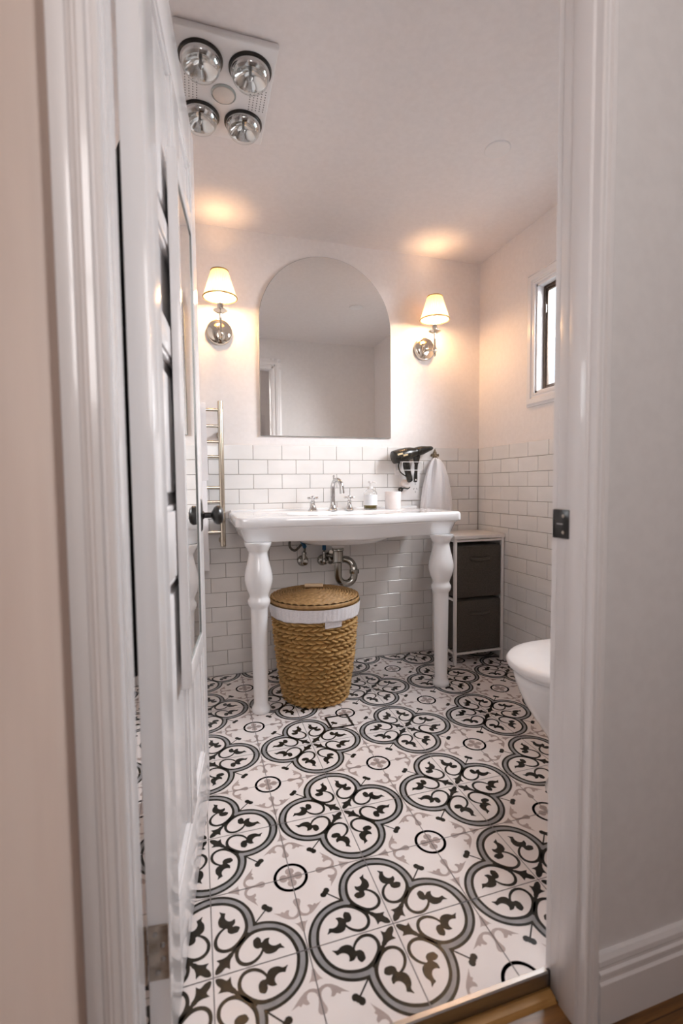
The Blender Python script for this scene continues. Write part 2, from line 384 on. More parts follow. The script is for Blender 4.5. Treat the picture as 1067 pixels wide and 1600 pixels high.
for a, b_, c, d in ((HWX0, HWX0+.05, HWZ0, HWZ1), (HWX1-.05, HWX1, HWZ0, HWZ1), (HWX0, HWX1, HWZ0, HWZ0+.05), (HWX0, HWX1, HWZ1-.05, HWZ1), (HWX0, HWX1, 1.84, 1.87)):
    mb.box(a, b_, HB-.08, HB-.02, c, d, .003)
structure('added_window', mb, gloss_white)

# ------------------------------------------------------------------ door frame, casings, skirting, threshold
mb = MB()
mb.box(OR, OR+JT, YH, YF, HF, OT, .002); mb.box(OR-.003, OR, YH, -1.792, HF, OT, .001)
jr = structure('trim_1', mb, gloss_white)
jr['label'] = 'white painted right-hand door jamb'
mb = MB(); mb.box(OL-JT, OL, YH, YF, HF, OT, .002); structure('trim_2', mb, gloss_white)
mb = MB(); mb.box(OL-JT, OR+JT, YH, YF, OT, OT+JT, .002); structure('trim_3', mb, gloss_white)
CASE = [(0, 0), (.016, 0), (.019, .003), (.019, .010), (.015, .013), (.015, .017), (.021, .020), (.022, .029), (.018, .033), (.018, .036), (.012, .041), (.010, .046), (0, .046)]
def casing(name, x, side, y, d, w=1.0):
    mb = MB()
    z1 = OT+.004+.046*w
    mb.loft([[Vector((x+side*v*w, y+d*u, z)) for u, v in CASE] for z in ((HF if d < 0 else 0), z1)], True, True, True)
    return structure(name, mb, gloss_white, smooth=25)
casing('trim_4', OR+.003, 1, YH, -1, .84)
casing('trim_5', OL-.003, -1, YH, -1, .84)
casing('trim_6', OR+.003, 1, YF, 1, 2.0)
casing('trim_7', OL-.003, -1, YF, 1, 2.0)
def head(name, y, d, w=1.0):
    mb = MB(); x0, x1 = OL-.003-.046*w, OR+.003+.046*w
    mb.loft([[Vector((x, y+d*u, OT+.003+v*w)) for u, v in CASE] for x in (x0, x1)], True, True, True)
    structure(name, mb, gloss_white, smooth=25)
head('trim_8', YH, -1, .84); head('trim_9', YF, 1, 2.0)
# flat board closing the corner beside the left casing
mb = MB(); mb.box(HXL, OL-.042, YH-.010, YH, HF, HC, .002); structure('trim_10', mb, gloss_white)
# skirting on the hall side, right of the casing
SK = [(0, 0), (.016, 0), (.016, .083), (.0125, .088), (.0125, .094), (.0145, .097), (.0145, .104), (.0105, .108), (.0105, .114), (.012, .117), (.011, .126), (.006, .134), (0, .136)]
mb = MB(); mb.loft([[Vector((x, YH-u, HF+v)) for u, v in SK] for x in (OR+.0418, HXR)], True, True, True); structure('baseboard_right', mb, gloss_white, smooth=25)
mb = MB(); mb.loft([[Vector((HXL+u, y, HF+v)) for u, v in SK] for y in (HB, YH-.012)], True, True, True); structure('baseboard_left', mb, gloss_white, smooth=25)
# steel tile edge and timber bead at the step
t = root('threshold_strip', ((OL+OR)/2, -1.762, HF), 'steel tile-edge strip along the step between patterned floor and hall boards', 'threshold')
mb = MB(); mb.loft([[Vector((x, y, z)) for y, z in ((-1.754, -.001), (-1.754, .0012), (-1.763, .0016), (-1.7655, -.001), (-1.7655, HF+.001), (-1.7635, HF+.001), (-1.7635, -.001))] for x in (OL+.001, OR-.004)], True, True, True)
mb.build('edge_trim', steel, t, smooth=25)
wb2 = mat('bead_wood', rough=.35); noisy(wb2, (.26, .125, .032), (.44, .24, .075), (6, 60, 60))
mb = MB(); mb.loft([[Vector((x, y, z)) for y, z in ((-1.766, HF+.0005), (-1.766, HF+.010), (-1.772, HF+.012), (-1.784, HF+.009), (-1.790, HF+.0005))] for x in (OL+.001, OR-.004)], True, True, True)
mb.build('timber_bead', wb2, t, smooth=25)
# strike plate
t = root('strike_plate', (OR, -1.78, .885), 'black metal strike plate let into the white right door jamb', 'strike plate')
mb = MB(); mb.box(OR-.0045, OR+.001, -1.800, -1.758, .885, .940, .0018); mb.box(OR-.0045, OR+.006, -1.764, -1.758, .889, .936, .0018); mb.build('plate', black_metal, t)
for z in (.897, .928): mb = MB(); mb.lathe([(.0001, 0), (.0032, 0), (.0032, .001), (.0001, .0015)], (OR-.0045, -1.786, z), 'x', 12, M=Matrix.Rotation(PI, 3, 'Z')); mb.build('screw', dull_metal, t)
mb = MB(); mb.box(OR-.0052, OR-.004, -1.785, -1.770, .9115, .9135); mb.build('latch_slot', steel, t)

# ------------------------------------------------------------------ window
w = root('window_1', (.05, (WY0+WY1)/2, WZ0), 'bathroom window with bronze aluminium sash in white reveal', None, kind='structure')
def wcase(mb):
    pr = [(0, 0), (.016, .002), (.018, .010), (.014, .014), (.014, .022), (.020, .028), (.020, .050), (.012, .058), (.010, .064), (0, .064)]
    C = [(WY0, WZ0, -1, -1), (WY1, WZ0, 1, -1), (WY1, WZ1, 1, 1), (WY0, WZ1, -1, 1)]
    rings = [[Vector((.008-u, y+sy*v, z+sz*v)) for u, v in pr] for y, z, sy, sz in C]
    mb.loft(rings+[rings[0]], True, False, False)
mb = MB(); wcase(mb); mb.build('window_casing', gloss_white, w, smooth=25)
mb = MB(); rd = .058
mb.box(.0, rd, WY1-.010, WY1, WZ0, WZ1); mb.box(.0, rd, WY0, WY0+.010, WZ0, WZ1); mb.box(.0, rd, WY0, WY1, WZ0, WZ0+.010); mb.box(.0, rd, WY0, WY1, WZ1-.010, WZ1)
mb.build('window_reveal', gloss_white, w, smooth=0)
mb = MB(); a, b_, c, d = WY0+.010, WY1-.010, WZ0+.010, WZ1-.010
def frame(mb, x0, x1, a, b_, c, d, wd, bev=.002):
    mb.box(x0, x1, a, a+wd, c, d, bev); mb.box(x0, x1, b_-wd, b_, c, d, bev); mb.box(x0, x1, a+wd, b_-wd, c, c+wd, bev); mb.box(x0, x1, a+wd, b_-wd, d-wd, d, bev)
frame(mb, .034, .052, a, b_, c, d, .015); mb.build('window_frame', brown_frame, w)
mb = MB(); frame(mb, .038, .050, a+.015, b_-.015, c+.015, d-.015, .011); mb.box(.036, .052, -.845, -.815, c+.022, d-.022, .002); ws = mb.build('window_sash', brown_frame, w)
mb = MB(); mb.box(.034, .039, b_-.022, b_-.015, 1.83, 1.87, .001); mb.build('window_catch', steel, ws)
mb = MB(); mb.box(.044, .047, a+.020, b_-.020, c+.020, d-.020); mb.build('window_pane', pane_m, w, smooth=0)

# ------------------------------------------------------------------ door leaf (local: y along the leaf from the hinge, x = room face)
TH = math.radians(6.5)
DA = (-1.703, -1.700, .012)
door = root('door_1', DA, 'white panelled door swung open into the bathroom', None, kind='structure', rot=-TH, local=True)
DW, DH = .722, 2.0
mb = MB(); th = .035
panels = []
def dbox(y0, y1, z0, z1, x0=-th, x1=0, bev=.0015): mb.box(x0, x1, y0, y1, z0, z1, bev)
st = .105; mu = (DW/2-.045, DW/2+.045)
dbox(0, st, 0, DH); dbox(DW-st, DW, 0, DH)
rails = [(0, .19), (.80, .93), (1.235, 1.289), (1.448, 1.488), (1.86, DH)]
for a, b_ in rails: dbox(st-.002, DW-st+.002, a, b_)
for i in range(len(rails)-1):
    z0, z1 = rails[i][1], rails[i+1][0]
    dbox(mu[0], mu[1], z0-.002, z1+.002)
    for y0, y1 in ((st, mu[0]), (mu[1], DW-st)):
        dbox(y0-.004, y1+.004, z0-.004, z1+.004, -.026, -.012, 0)
        if z1-z0 > .3:
            dbox(y0+.035, y1-.035, z0+.035, z1-.035, -.022, -.006, .006)
        # moulding bead round the panel
        for p in ([(y0, y0+.012, z0, z1), (y1-.012, y1, z0, z1), (y0, y1, z0, z0+.012), (y0, y1, z1-.012, z1)]):
            dbox(p[0], p[1], p[2], p[3], -.018, -.003, .004)
mb.build('door_leaf', gloss_white, door, smooth=30)
# knob set
def knobset(side):
    mb = MB(); x = 0 if side > 0 else -th
    M3 = Matrix.Rotation(0 if side > 0 else PI, 3, 'Z')
    c = (x, .652, .893)
    ro = []
    for i in range(40):
        a = 2*PI*i/40; k = 1+.07*math.cos(6*a)
        ro.append((math.cos(a)*.019*k, math.sin(a)*.049*k))
    rings = []
    for h, sc in ((0, 1), (.003, 1), (.006, .86), (.007, .6)):
        rings.append([Vector(c)+Vector((side*h, y*sc, z*sc)) for y, z in ro])
    mb.loft(rings)
    rose = mb.build('knob_rose', black_metal, door)
    mb = MB(); mb.lathe([(.013, .004), (.013, .008), (.0085, .012), (.0085, .030), (.014, .034), (.024, .040), (.0285, .048), (.0285, .055), (.023, .062), (.012, .0655), (.0001, .066)], c, 'x', 28, M=M3)
    mb.build('knob', black_metal, rose)
knobset(1); knobset(-1)
# hinge plate on the hinge edge, low down
mb = MB(); mb.box(-th+.002, -.001, -.003, .001, .150, .246, .0008); hg = mb.build('hinge', dull_metal, door)
hg['label'] = 'tarnished metal hinge plate'
mb = MB()
for x, z in ((-.022, .232), (-.010, .212), (-.010, .188), (-.019, .165)): mb.lathe([(.0001, 0), (.0042, 0), (.0042, .0012), (.0015, .0005), (.0001, .0005)], (x, -.003, z), 'y', 12)
mb.build('hinge_screw', steel, hg)
mb = MB(); mb.tube([(-th-.004, -.004, .150), (-th-.004, -.004, .246)], .0045, 12); mb.build('hinge_knuckle', dull_metal, hg)

# ------------------------------------------------------------------ long mirror hung on the door
t = root('door_mirror', DA, 'tall narrow white framed mirror hung on the open door', 'mirror', rot=-TH, local=True)
a, b_, c, d = .200, .475, .560, 1.635
mb = MB(); mb.box(.0015, .020, a, a+.022, c, d, .0015); mb.box(.0015, .020, b_-.040, b_, c, d, .0015); mb.box(.0015, .020, a+.022, b_-.04, c, c+.045, .0015); mb.box(.0015, .020, a+.022, b_-.04, d-.045, d, .0015)
mb.build('frame', gloss_white, t)
mb = MB(); mb.box(.004, .0165, a+.018, b_-.036, c+.04, d-.04); mb.build('mirror_glass', mirror_m, t, smooth=0)
mb = MB(); frame(mb, .0165, .0185, a+.0215, b_-.0395, c+.0445, d-.0445, .004, 0); mb.build('glass_bead', mirror_edge, t, smooth=0)

# black cloth added behind the door so the hinge gap stays dark
def gap_cloth(mb):
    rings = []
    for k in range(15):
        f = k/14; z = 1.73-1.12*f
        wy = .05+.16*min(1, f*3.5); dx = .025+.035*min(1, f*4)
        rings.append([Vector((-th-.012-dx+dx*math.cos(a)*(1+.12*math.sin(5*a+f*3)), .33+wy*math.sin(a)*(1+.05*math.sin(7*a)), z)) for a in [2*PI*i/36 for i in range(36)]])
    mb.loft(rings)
mb = MB(); gap_cloth(mb)
o = mb.build('gap_dark_cloth', gap_black, smooth=60); o.location = DA; o.rotation_euler = (0, 0, -TH)
tag(o, 'black cloth added behind the open white door to darken the hinge gap', 'cloth')

# ------------------------------------------------------------------ arched wall mirror
t = root('wall_mirror', (-.9405, 0, 1.253), 'frameless arched mirror on the wall above the basin', 'mirror')
mx0, mx1, mz0, msp = -1.308, -.573, 1.253, 1.838; mr = (mx1-mx0)/2; mcx = (mx0+mx1)/2
def arch(ins, y): 
    r = mr-ins
    pts = [Vector((mx0+ins, y, mz0+ins)), Vector((mx1-ins, y, mz0+ins))]
    pts += [Vector((mcx+r*math.cos(PI*i/56), y, msp+r*math.sin(PI*i/56))) for i in range(57)]
    return pts
mb = MB(); mb.loft([arch(0, .0075), arch(0, -.004), arch(.0015, -.0055)], True, True, False); mb.build('mirror_backing', mirror_edge, t, smooth=25)
mb = MB(); mb.poly(arch(.0015, -.0055)); mb.build('mirror_glass', mirror_m, t, smooth=0)

# ------------------------------------------------------------------ sconces
def sconce(x):
    t = root('wall_sconce', (x, 0, 1.767), 'polished nickel wall sconce with pleated cream shade above the towel rail', 'wall lamp', 'sconces beside the arched mirror')
    z0 = 1.767; Y = -.125
    mb = MB(); mb.lathe([(.064, -.0075), (.064, .004), (.060, .010), (.052, .012), (.048, .016), (.030, .021), (.0001, .023)], (x, 0, z0), 'y', 48); mb.build('backplate', nickel, t)
    mb = MB(); mb.tube(crspline([(x, -.018, z0-.012), (x, -.06, z0-.020), (x, -.10, z0-.030), (x, Y, z0-.036)], 5), [.0085]*6+[.0075]*6+[.007]*4, 14)
    mb.lathe([(.0001, -.075), (.005, -.070), (.008, -.064), (.005, -.058), (.010, -.050), (.012, -.040), (.010, -.030), (.006, -.024), (.0055, .040), (.008, .046), (.008, .052)], (x, Y, z0), 'z', 24)
    mb.build('arm', nickel, t)
    mb = MB(); mb.lathe([(.006, .050), (.020, .055), (.033, .062), (.034, .065), (.020, .062), (.013, .064), (.015, .072), (.0145, .096), (.012, .098), (.0001, .098)], (x, Y, z0), 'z', 28); mb.build('candle_cup', nickel, t)
    mb = MB(); mb.lathe([(.0001, .098), (.010, .098), (.012, .112), (.017, .130), (.017, .150), (.010, .172), (.0001, .180)], (x, Y, z0), 'z', 20); mb.build('bulb', bulb_core, t)
    mb = MB(); n = 144
    def sh(u, v):
        a = 2*PI*u; r = .0775+(.0385-.0775)*v + .0021*math.sin(36*a)*(1-.3*v) ; return Vector((x+r*math.cos(a), Y+r*math.sin(a), z0+.124+.124*v))
    mb.grid(sh, n, 6, wrap=True); sd = mb.build('lamp_shade', shade_m, t, smooth=60)
    for r, z, k in ((.0788, .124, .0033), (.0398, .248, .0028)):
        mb = MB(); mb.tube([(x+r*math.cos(2*PI*i/48), Y+r*math.sin(2*PI*i/48), z0+z) for i in range(48)], k, 8, closed=True); mb.build('shade_trim', shade_trim, sd)
    mb = MB(); mb.tube([(x+.020*math.cos(2*PI*i/24), Y+.020*math.sin(2*PI*i/24), z0+.140) for i in range(24)], .0012, 6, closed=True)
    for k in range(3):
        a = 2*PI*k/3+.4; mb.tube([(x+.020*math.cos(a), Y+.020*math.sin(a), z0+.140), (x+.0745*math.cos(a), Y+.0745*math.sin(a), z0+.128)], .0010, 6)
    mb.build('shade_carrier', nickel, sd)
    return t
s1 = sconce(-1.505)
s2 = copy_tree(s1); s2.location = (-.362, 0, 1.767); s2['label'] = 'polished nickel wall sconce with pleated cream shade nearest the window'
for x in (-1.505, -.362):
    ld = bpy.data.lights.new('sconce_light', 'POINT'); ld.energy = 9.5; ld.color = (1.0, .57, .27); ld.shadow_soft_size = .036
    lo = bpy.data.objects.new('sconce_light', ld); lo.location = (x, -.125, 1.767+.134); COL.objects.link(lo)
LAMPS = True

# ------------------------------------------------------------------ ceiling heater
hx, hy = -1.520, -.852
t = root('ceiling_heater', (hx, hy, CH), 'white ceiling heater panel with four round heat lamps', 'heater')
mb = MB(); mb.box(hx-.148, hx+.148, hy-.205, hy+.205, CH-.020, CH, .006, 3); mb.build('panel', white_plastic, t)
for k, sx in ((0, -1), (1, 1)):
    mb = MB()
    for i in range(5):
        for j in range(9): mb.box(hx+sx*.108+(i-2)*.012-.0015, hx+sx*.108+(i-2)*.012+.0015, hy+(j-4)*.0105-.0017, hy+(j-4)*.0105+.0017, CH-.0206, CH-.0199)
    mb.build('vent_grille', pin_dark, t, smooth=0)
mb = MB(); mb.lathe([(.040, -.019), (.040, -.023), (.036, -.025), (.036, -.022)], (hx, hy+.002, CH), 'z', 36, cap0=False, cap1=False); ct = mb.build('light_bezel', mirror_edge, t)
mb = MB(); mb.lathe([(.036, -.021), (.034, -.026), (.022, -.031), (.0001, -.033)], (hx, hy+.002, CH), 'z', 36, cap0=False); mb.build('light_lens', cream_plastic, ct)
for sx, sy in ((-1, -1), (1, -1), (-1, 1), (1, 1)):
    c = (hx+sx*.0735, hy+sy*.113, CH)
    mb = MB(); mb.lathe([(.0655, -.018), (.0655, -.024), (.0635, -.027), (.0595, -.027), (.058, -.020)], c, 'z', 44, cap0=False, cap1=False); lp = mb.build('lamp_ring', black_metal, t)
    mb = MB(); mb.lathe([(.0600, -.021), (.0600, -.030), (.0575, -.040), (.050, -.048), (.040, -.043), (.030, -.034), (.012, -.026), (.0001, -.024)], c, 'z', 44, cap0=False); mb.build('lamp_reflector', chrome, lp)
    mb = MB(); mb.lathe([(.004, -.024), (.005, -.036), (.008, -.044), (.003, -.052), (.0001, -.054)], c, 'z', 16)
    mb.build('lamp_filament', steel, lp)
    mb = MB(); mb.lathe([(.056, -.041), (.0535, -.052), (.045, -.063), (.028, -.071), (.0001, -.074)], c, 'z', 44, cap0=False); mb.build('lamp_glass', pane_m, lp)
# blanked downlight
mb = MB(); mb.lathe([(.049, 0), (.049, -.002), (.046, -.0045), (.0001, -.006)], (-.484, -.857, CH), 'z', 40)
o = mb.build('ceiling_cover', white_plastic, loc=(-.484, -.857, CH)); tag(o, 'round white cover plate flush on the ceiling', 'ceiling plate')

# ------------------------------------------------------------------ console basin
bx0, bx1, bzt, bzb = -1.485, -.410, .858, .748; bcx = (bx0+bx1)/2
t = root('console_basin', (bcx, -.28, 0), 'white porcelain console basin on two turned legs', 'basin')
def front(u):        # serpentine front, u in -1..1
    a = abs(u); b_ = .5+.5*math.cos(PI*min(1, a/.72)); return -.505-.050*b_
def outline(ins_x, ins_f, y_back=-.001, n=40, rc=.035):
    pts = []
    X0, X1 = bx0+ins_x, bx1-ins_x
    pts.append((X0, y_back)); 
    for i in range(n+1):
        f = i/n; x = X0+(X1-X0)*f; u = 2*f-1
        y = front(u)+ins_f
        e = min(x-X0, X1-x)
        if e < rc: y += rc-math.sqrt(max(rc*rc-(rc-e)**2, 0))
        pts.append((x, y))
    pts.append((X1, y_back))
    return pts
# corners need denser sampling
def outline2(ins_x, ins_f, rc=.035):
    X0, X1 = bx0+ins_x, bx1-ins_x; xs = [X0+rc*(1-math.cos(PI/2*i/8)) for i in range(8)] + [X0+rc+(X1-X0-2*rc)*i/44 for i in range(45)] + [X1-rc*(1-math.cos(PI/2*(7-i)/8)) for i in range(8)]
    pts = [(X0, -.001)]
    for x in xs:
        u = 2*(x-X0)/(X1-X0)-1; e = min(x-X0, X1-x); y = front(u)+ins_f
        if e < rc: y += rc-math.sqrt(max(rc*rc-(rc-e)**2, 0))
        pts.append((x, y))
    pts.append((X1, -.001))
    return pts
lev = [(.050, .045, bzb), (.046, .036, bzb-.001), (.040, .030, bzb+.004), (.020, .014, .805), (.014, .011, .808), (.012, .011, .812), (.003, .003, .815), (0, 0, .819), (0, 0, bzt-.012), (.003, .003, bzt-.004), (.009, .009, bzt), (.016, .016, bzt)]
rings = [[Vector((x, y, z)) for x, y in outline2(a, b_)] for a, b_, z in lev]
mb = MB(); mb.loft(rings, True, True, False)
# top deck with an oval bowl: fan from the outline to the bowl rim
last = [Vector((x, y, bzt)) for x, y in outline2(.016, .016)]
bc = Vector((bcx, -.315)); ba, bb = .285, .165
no = len(last)
def rimpt(p, s, z):
    d = Vector((p.x-bc.x, p.y-bc.y)); a = math.atan2(d.y/bb, d.x/ba); return Vector((bc.x+ba*s*math.cos(a), bc.y+bb*s*math.sin(a), z))
# resample outline densely incl. the back edge
dense = []
for i in range(no):
    p, q = last[i], last[(i+1) % no]; m = max(1, int((q-p).length/.02))
    for k in range(m): dense.append(p+(q-p)*k/m)
bowl = [dense, [rimpt(p, 1.03, bzt-.0005) for p in dense], [rimpt(p, 1.0, bzt-.004) for p in dense], [rimpt(p, .95, bzt-.03) for p in dense], [rimpt(p, .85, bzt-.08) for p in dense], [rimpt(p, .62, bzt-.125) for p in dense], [rimpt(p, .25, bzt-.14) for p in dense]]
mb.loft(bowl, True, False, True)
bas = mb.build('basin', porcelain, t, smooth=40)
# raised back ledge
mb = MB(); mb.box(bx0+.012, bx1-.012, -.030, -.001, bzt-.002, bzt+.010, .004); mb.build('back_ledge', porcelain, bas)
# underside of the bowl and overflow hole
mb = MB(); mb.lathe([(.27, .760), (.255, .735), (.20, .712), (.10, .700), (.04, .697), (.0001, .697)], (0, 0, 0), 'z', 40, M=Matrix(((1, 0, 0), (0, .60, 0), (0, 0, 1)))); 
bmesh.ops.translate(mb.bm, verts=mb.bm.verts, vec=(bcx, -.29, 0)); mb.build('bowl_underside', porcelain, bas)
mb = MB(); mb.lathe([(.009, 0), (.009, .002), (.006, .0025), (.006, -.001)], (bcx, bc.y-bb*.955, bzt-.027), 'y', 20, M=Matrix.Rotation(PI, 3, 'Z')); mb.build('overflow_hole', chrome, bas)
mb = MB(); mb.lathe([(.0001, .0), (.024, .0), (.024, .003), (.0001, .004)], (bcx, bc.y, bzt-.14), 'z', 24); mb.build('waste_plug', chrome, bas)
LP = [(.0001, 0), (.036, 0), (.041, .006), (.042, .016), (.038, .026), (.033, .034), (.031, .045), (.0315, .06), (.0345, .25), (.0365, .43), (.0375, .462), (.040, .468), (.046, .478), (.049, .490), (.047, .501), (.042, .508), (.0405, .518), (.045, .530), (.053, .550), (.0595, .575), (.061, .592), (.059, .612), (.053, .640), (.0455, .670), (.0405, .695), (.040, .705), (.0435, .712), (.047, .716), (.050, .726), (.057, .736), (.0585, .744), (.0585, .749), (.0001, .749)]
for lx in (-1.390, -.507):
    mb = MB(); mb.lathe(LP, (lx, -.462, 0), 'z', 40); mb.build('leg', porcelain, t, smooth=50)
# tap set on the deck
def tap(x, label):
    t = root('tap', (x, -.135, bzt), label, 'tap', 'cross head taps beside the spout')
    z = bzt; c = (x, -.135, z)
    mb = MB(); mb.lathe([(.0001, 0), (.026, 0), (.027, .004), (.021, .010), (.013, .026), (.010, .040), (.0115, .046), (.0115, .050), (.008, .053), (.007, .060), (.0001, .060)], c, 'z', 28); mb.build('tap_body', chrome, t)
    mb = MB(); mb.lathe([(.008, .058), (.0115, .063), (.0115, .072), (.008, .077), (.0001, .079)], c, 'z', 20)
    for k in range(4):
        a = PI/2*k+.35; d = Vector((math.cos(a), math.sin(a), 0)); p = Vector(c)+Vector((0, 0, .0675))
        mb.tube([p+d*.006, p+d*.018, p+d*.026, p+d*.031, p+d*.034], [.0042, .0038, .0058, .0062, .003], 10)
    mb.build('cross_handle', chrome, t)
tap(-1.065, 'chrome cross-head basin tap left of the spout'); tap(-.868, 'chrome cross-head basin tap between spout and soap bottle')
sx = -.957; t = root('basin_spout', (sx, -.130, bzt), 'tall chrome swan-neck basin spout between two cross taps', 'faucet')
mb = MB(); mb.lathe([(.0001, 0), (.026, 0), (.027, .005), (.020, .012), (.0145, .030), (.0125, .045), (.0125, .060)], (sx, -.130, bzt), 'z', 28); mb.build('spout_base', chrome, t)
pth = [(sx, -.130, bzt+.04), (sx, -.130, bzt+.110)] + [(sx+.012*(1-math.cos(a)), -.130-.040*(1-math.cos(a)), bzt+.118+.042*math.sin(a)) for a in [PI*i/16 for i in range(17)]] + [(sx+.025, -.212, bzt+.100), (sx+.026, -.213, bzt+.090)]
mb = MB(); mb.tube(pth, [.0115]*(len(pth)-3)+[.0115, .013, .013], 18); mb.build('spout_neck', chrome, t)
mb = MB(); mb.lathe([(.004, .160), (.004, .172), (.006, .178), (.003, .184), (.0001, .185)], (sx, -.150, bzt), 'z', 14); mb.build('finial', chrome, t)

# ------------------------------------------------------------------ items on the basin deck
c = (-.746, -.125, bzt); t = root('soap_bottle', c, 'clear pump soap bottle with pale label and yellow liquid on basin deck', 'soap bottle')
mb = MB(); mb.lathe([(.0001, .001), (.033, .001), (.0365, .005), (.0365, .086), (.033, .096), (.022, .104), (.0135, .110), (.0135, .118), (.0125, .118), (.0125, .110), (.021, .1025), (.0315, .0945), (.0345, .086), (.0345, .006), (.0001, .004)], c, 'z', 36, cap1=False); mb.build('bottle', glass, t)
mb = MB(); mb.lathe([(.0001, .0045), (.0342, .0065), (.0342, .026), (.0001, .026)], c, 'z', 36); mb.build('liquid', soap_liquid, t)
mb = MB()
mb.grid(lambda u, v: Vector((c[0]+.0369*math.cos(-PI*1.02+PI*1.04*u), c[1]+.0369*math.sin(-PI*1.02+PI*1.04*u), c[2]+.024+.056*v)), 28, 1); mb.build('label', label_paper, t, smooth=60)
mb = MB(); mb.lathe([(.0145, .112), (.0145, .124), (.006, .127), (.0045, .140), (.010, .142), (.010, .152), (.0001, .154)], c, 'z', 20)
mb.tube([(c[0], c[1], c[2]+.148), (c[0]+.012, c[1]-.012, c[2]+.148), (c[0]+.026, c[1]-.022, c[2]+.142)], .0038, 10); mb.build('pump', white_plastic, t)
c = (-.614, -.125, bzt)
mb = MB(); mb.lathe([(.0001, .0), (.041, .0), (.0435, .003), (.0435, .092), (.0425, .095), (.040, .095), (.039, .090), (.0385, .012), (.0001, .010)], c, 'z', 40, cap1=False)
o = mb.build('tumbler', candle_white, loc=c); tag(o, 'plain white cylindrical tumbler on basin deck right of the soap bottle', 'tumbler')

# ------------------------------------------------------------------ trap, valves and hoses under the basin
px, py = -.951, -.195
t = root('sink_trap', (px, py, .48), 'chrome waste trap looping under the basin behind the basket', 'pipe')
mb = MB(); mb.lathe([(.034, .718), (.034, .684), (.030, .672), (.026, .668), (.0001, .668)], (px, py, 0), 'z', 28); cl = mb.build('waste_collar', white_plastic, t)
cl['label'] = 'white plastic waste collar'
mb = MB(); mb.lathe([(.029, .668), (.031, .664), (.031, .656), (.027, .652), (.026, .612), (.028, .606), (.028, .600), (.022, .594), (.0001, .594)], (px, py, 0), 'z', 28); mb.build('tailpiece_nut', shaded_chrome, t)
R_ = .043
pth = [(px, py, .60), (px, py, .525)] + [(px+R_-R_*math.cos(a), py, .525-R_*math.sin(a)) for a in [PI*i/14 for i in range(1, 14)]] + [(px+2*R_, py, .525), (px+2*R_, py+.005, .560)] + [(px+R_+R_*math.cos(a)*1, py+.008+.055*a/PI, .560+R_*math.sin(a)) for a in [PI*i/14 for i in range(1, 11)]] + [(px+.035, py+.085, .597), (px+.030, py+.15, .594), (px+.030, -.004, .592)]
mb = MB(); mb.tube(pth, .0195, 18); mb.build('trap_pipe', shaded_chrome, t)
mb = MB(); mb.lathe([(.0195, .532), (.026, .533), (.0265, .548), (.026, .553), (.0195, .554)], (px+2*R_, py, 0), 'z', 16, cap0=False, cap1=False)
mb.build('trap_nut', shaded_chrome, t)
mb = MB(); mb.lathe([(.045, -.004), (.045, .002), (.022, .006), (.0195, .006)], (px+.030, 0, .592), 'y', 28, cap1=False); mb.build('wall_flange', shaded_chrome, t)
def valve(x, z, lbl, hose, sleeve):
    t = root('stop_valve', (x, 0, z), lbl, 'valve', 'stop valves under the basin')
    mb = MB(); mb.lathe([(.031, -.003), (.031, .002), (.026, .012), (.016, .018), (.011, .020), (.011, .050), (.015, .052), (.017, .058), (.015, .066), (.0001, .068)], (x, 0, z), 'y', 28); mb.build('valve_body', shaded_chrome, t)
    mb = MB(); mb.lathe([(.010, .0), (.010, .034), (.0125, .036), (.0125, .048), (.007, .050), (.0001, .050)], (x, -.040, z+.004), 'z', 18); mb.build('valve_outlet', shaded_chrome, t)
    mb = MB(); mb.tube(crspline(hose, 8), .0062, 12); h = mb.build('hose', hose_m, t)
    mb = MB(); mb.tube(sleeve, .0105, 14); s_ = mb.build('hose_sleeve', blue_rubber, h); s_['label'] = 'blue hose sleeve'
z = .582
valve(-1.094, z, 'chrome stop valve with looped hose under the basin, left of the other valve', [(-1.094, -.040, z+.05), (-1.090, -.042, z+.075), (-1.105, -.06, z+.10), (-1.150, -.075, z+.068), (-1.180, -.08, z+.095), (-1.165, -.08, z+.150), (-1.120, -.08, z+.165), (-1.085, -.085, z+.130), (-1.06, -.10, z+.175)], [(-1.094, -.062, z+.080), (-1.125, -.075, z+.142)])
valve(-.982, z-.002, 'chrome stop valve with straight blue sleeved hose beside the waste trap', [(-.982, -.040, z+.045), (-.985, -.045, z+.09), (-.985, -.07, z+.16)], [(-.984, -.044, z+.060), (-.985, -.056, z+.125)])

# ------------------------------------------------------------------ laundry basket
bcx_, bcy = -1.120, -.372
t = root('laundry_basket', (bcx_, bcy, 0), 'tall round woven laundry basket with lid and white liner', 'basket')
def body_r(z):
    f = z/.455; return .152+.050*f+.006*math.sin(PI*min(f*1.1, 1))
NR = 23; ROW = .455/NR; NSEG = 330
def weave(u, v):
    zz = v*.455; k = min(int(zz/ROW), NR-1); f = zz/ROW-k; a = 2*PI*u
    n = 33; ph = n*u+(.5 if k % 2 else 0)+(.8*(f-.5) if k % 2 else -.8*(f-.5))
    s_ = abs(math.sin(PI*ph)); h = (1-abs(2*f-1)**2.6)*(.10+.90*s_**.65)
    da = (a-math.radians(281)+PI) % (2*PI)-PI
    if abs(da) < .21 and .366 < zz: h *= .12
    r = body_r(zz)-.016+.025*h+.0014*math.sin(a*5+k*1.7)
    return Vector((bcx_+r*math.cos(a), bcy+r*math.sin(a), .002+zz+.0022*math.sin(a*7+k*2.1)*math.sin(PI*f)))
mb = MB(); mb.grid(weave, NSEG, NR*7, wrap=True)
mb.lathe([(.0001, .004), (.150, .004)], (bcx_, bcy, 0), 'z', 48, cap0=False, cap1=False)
mb.build('basket_body', rope, t, smooth=80)
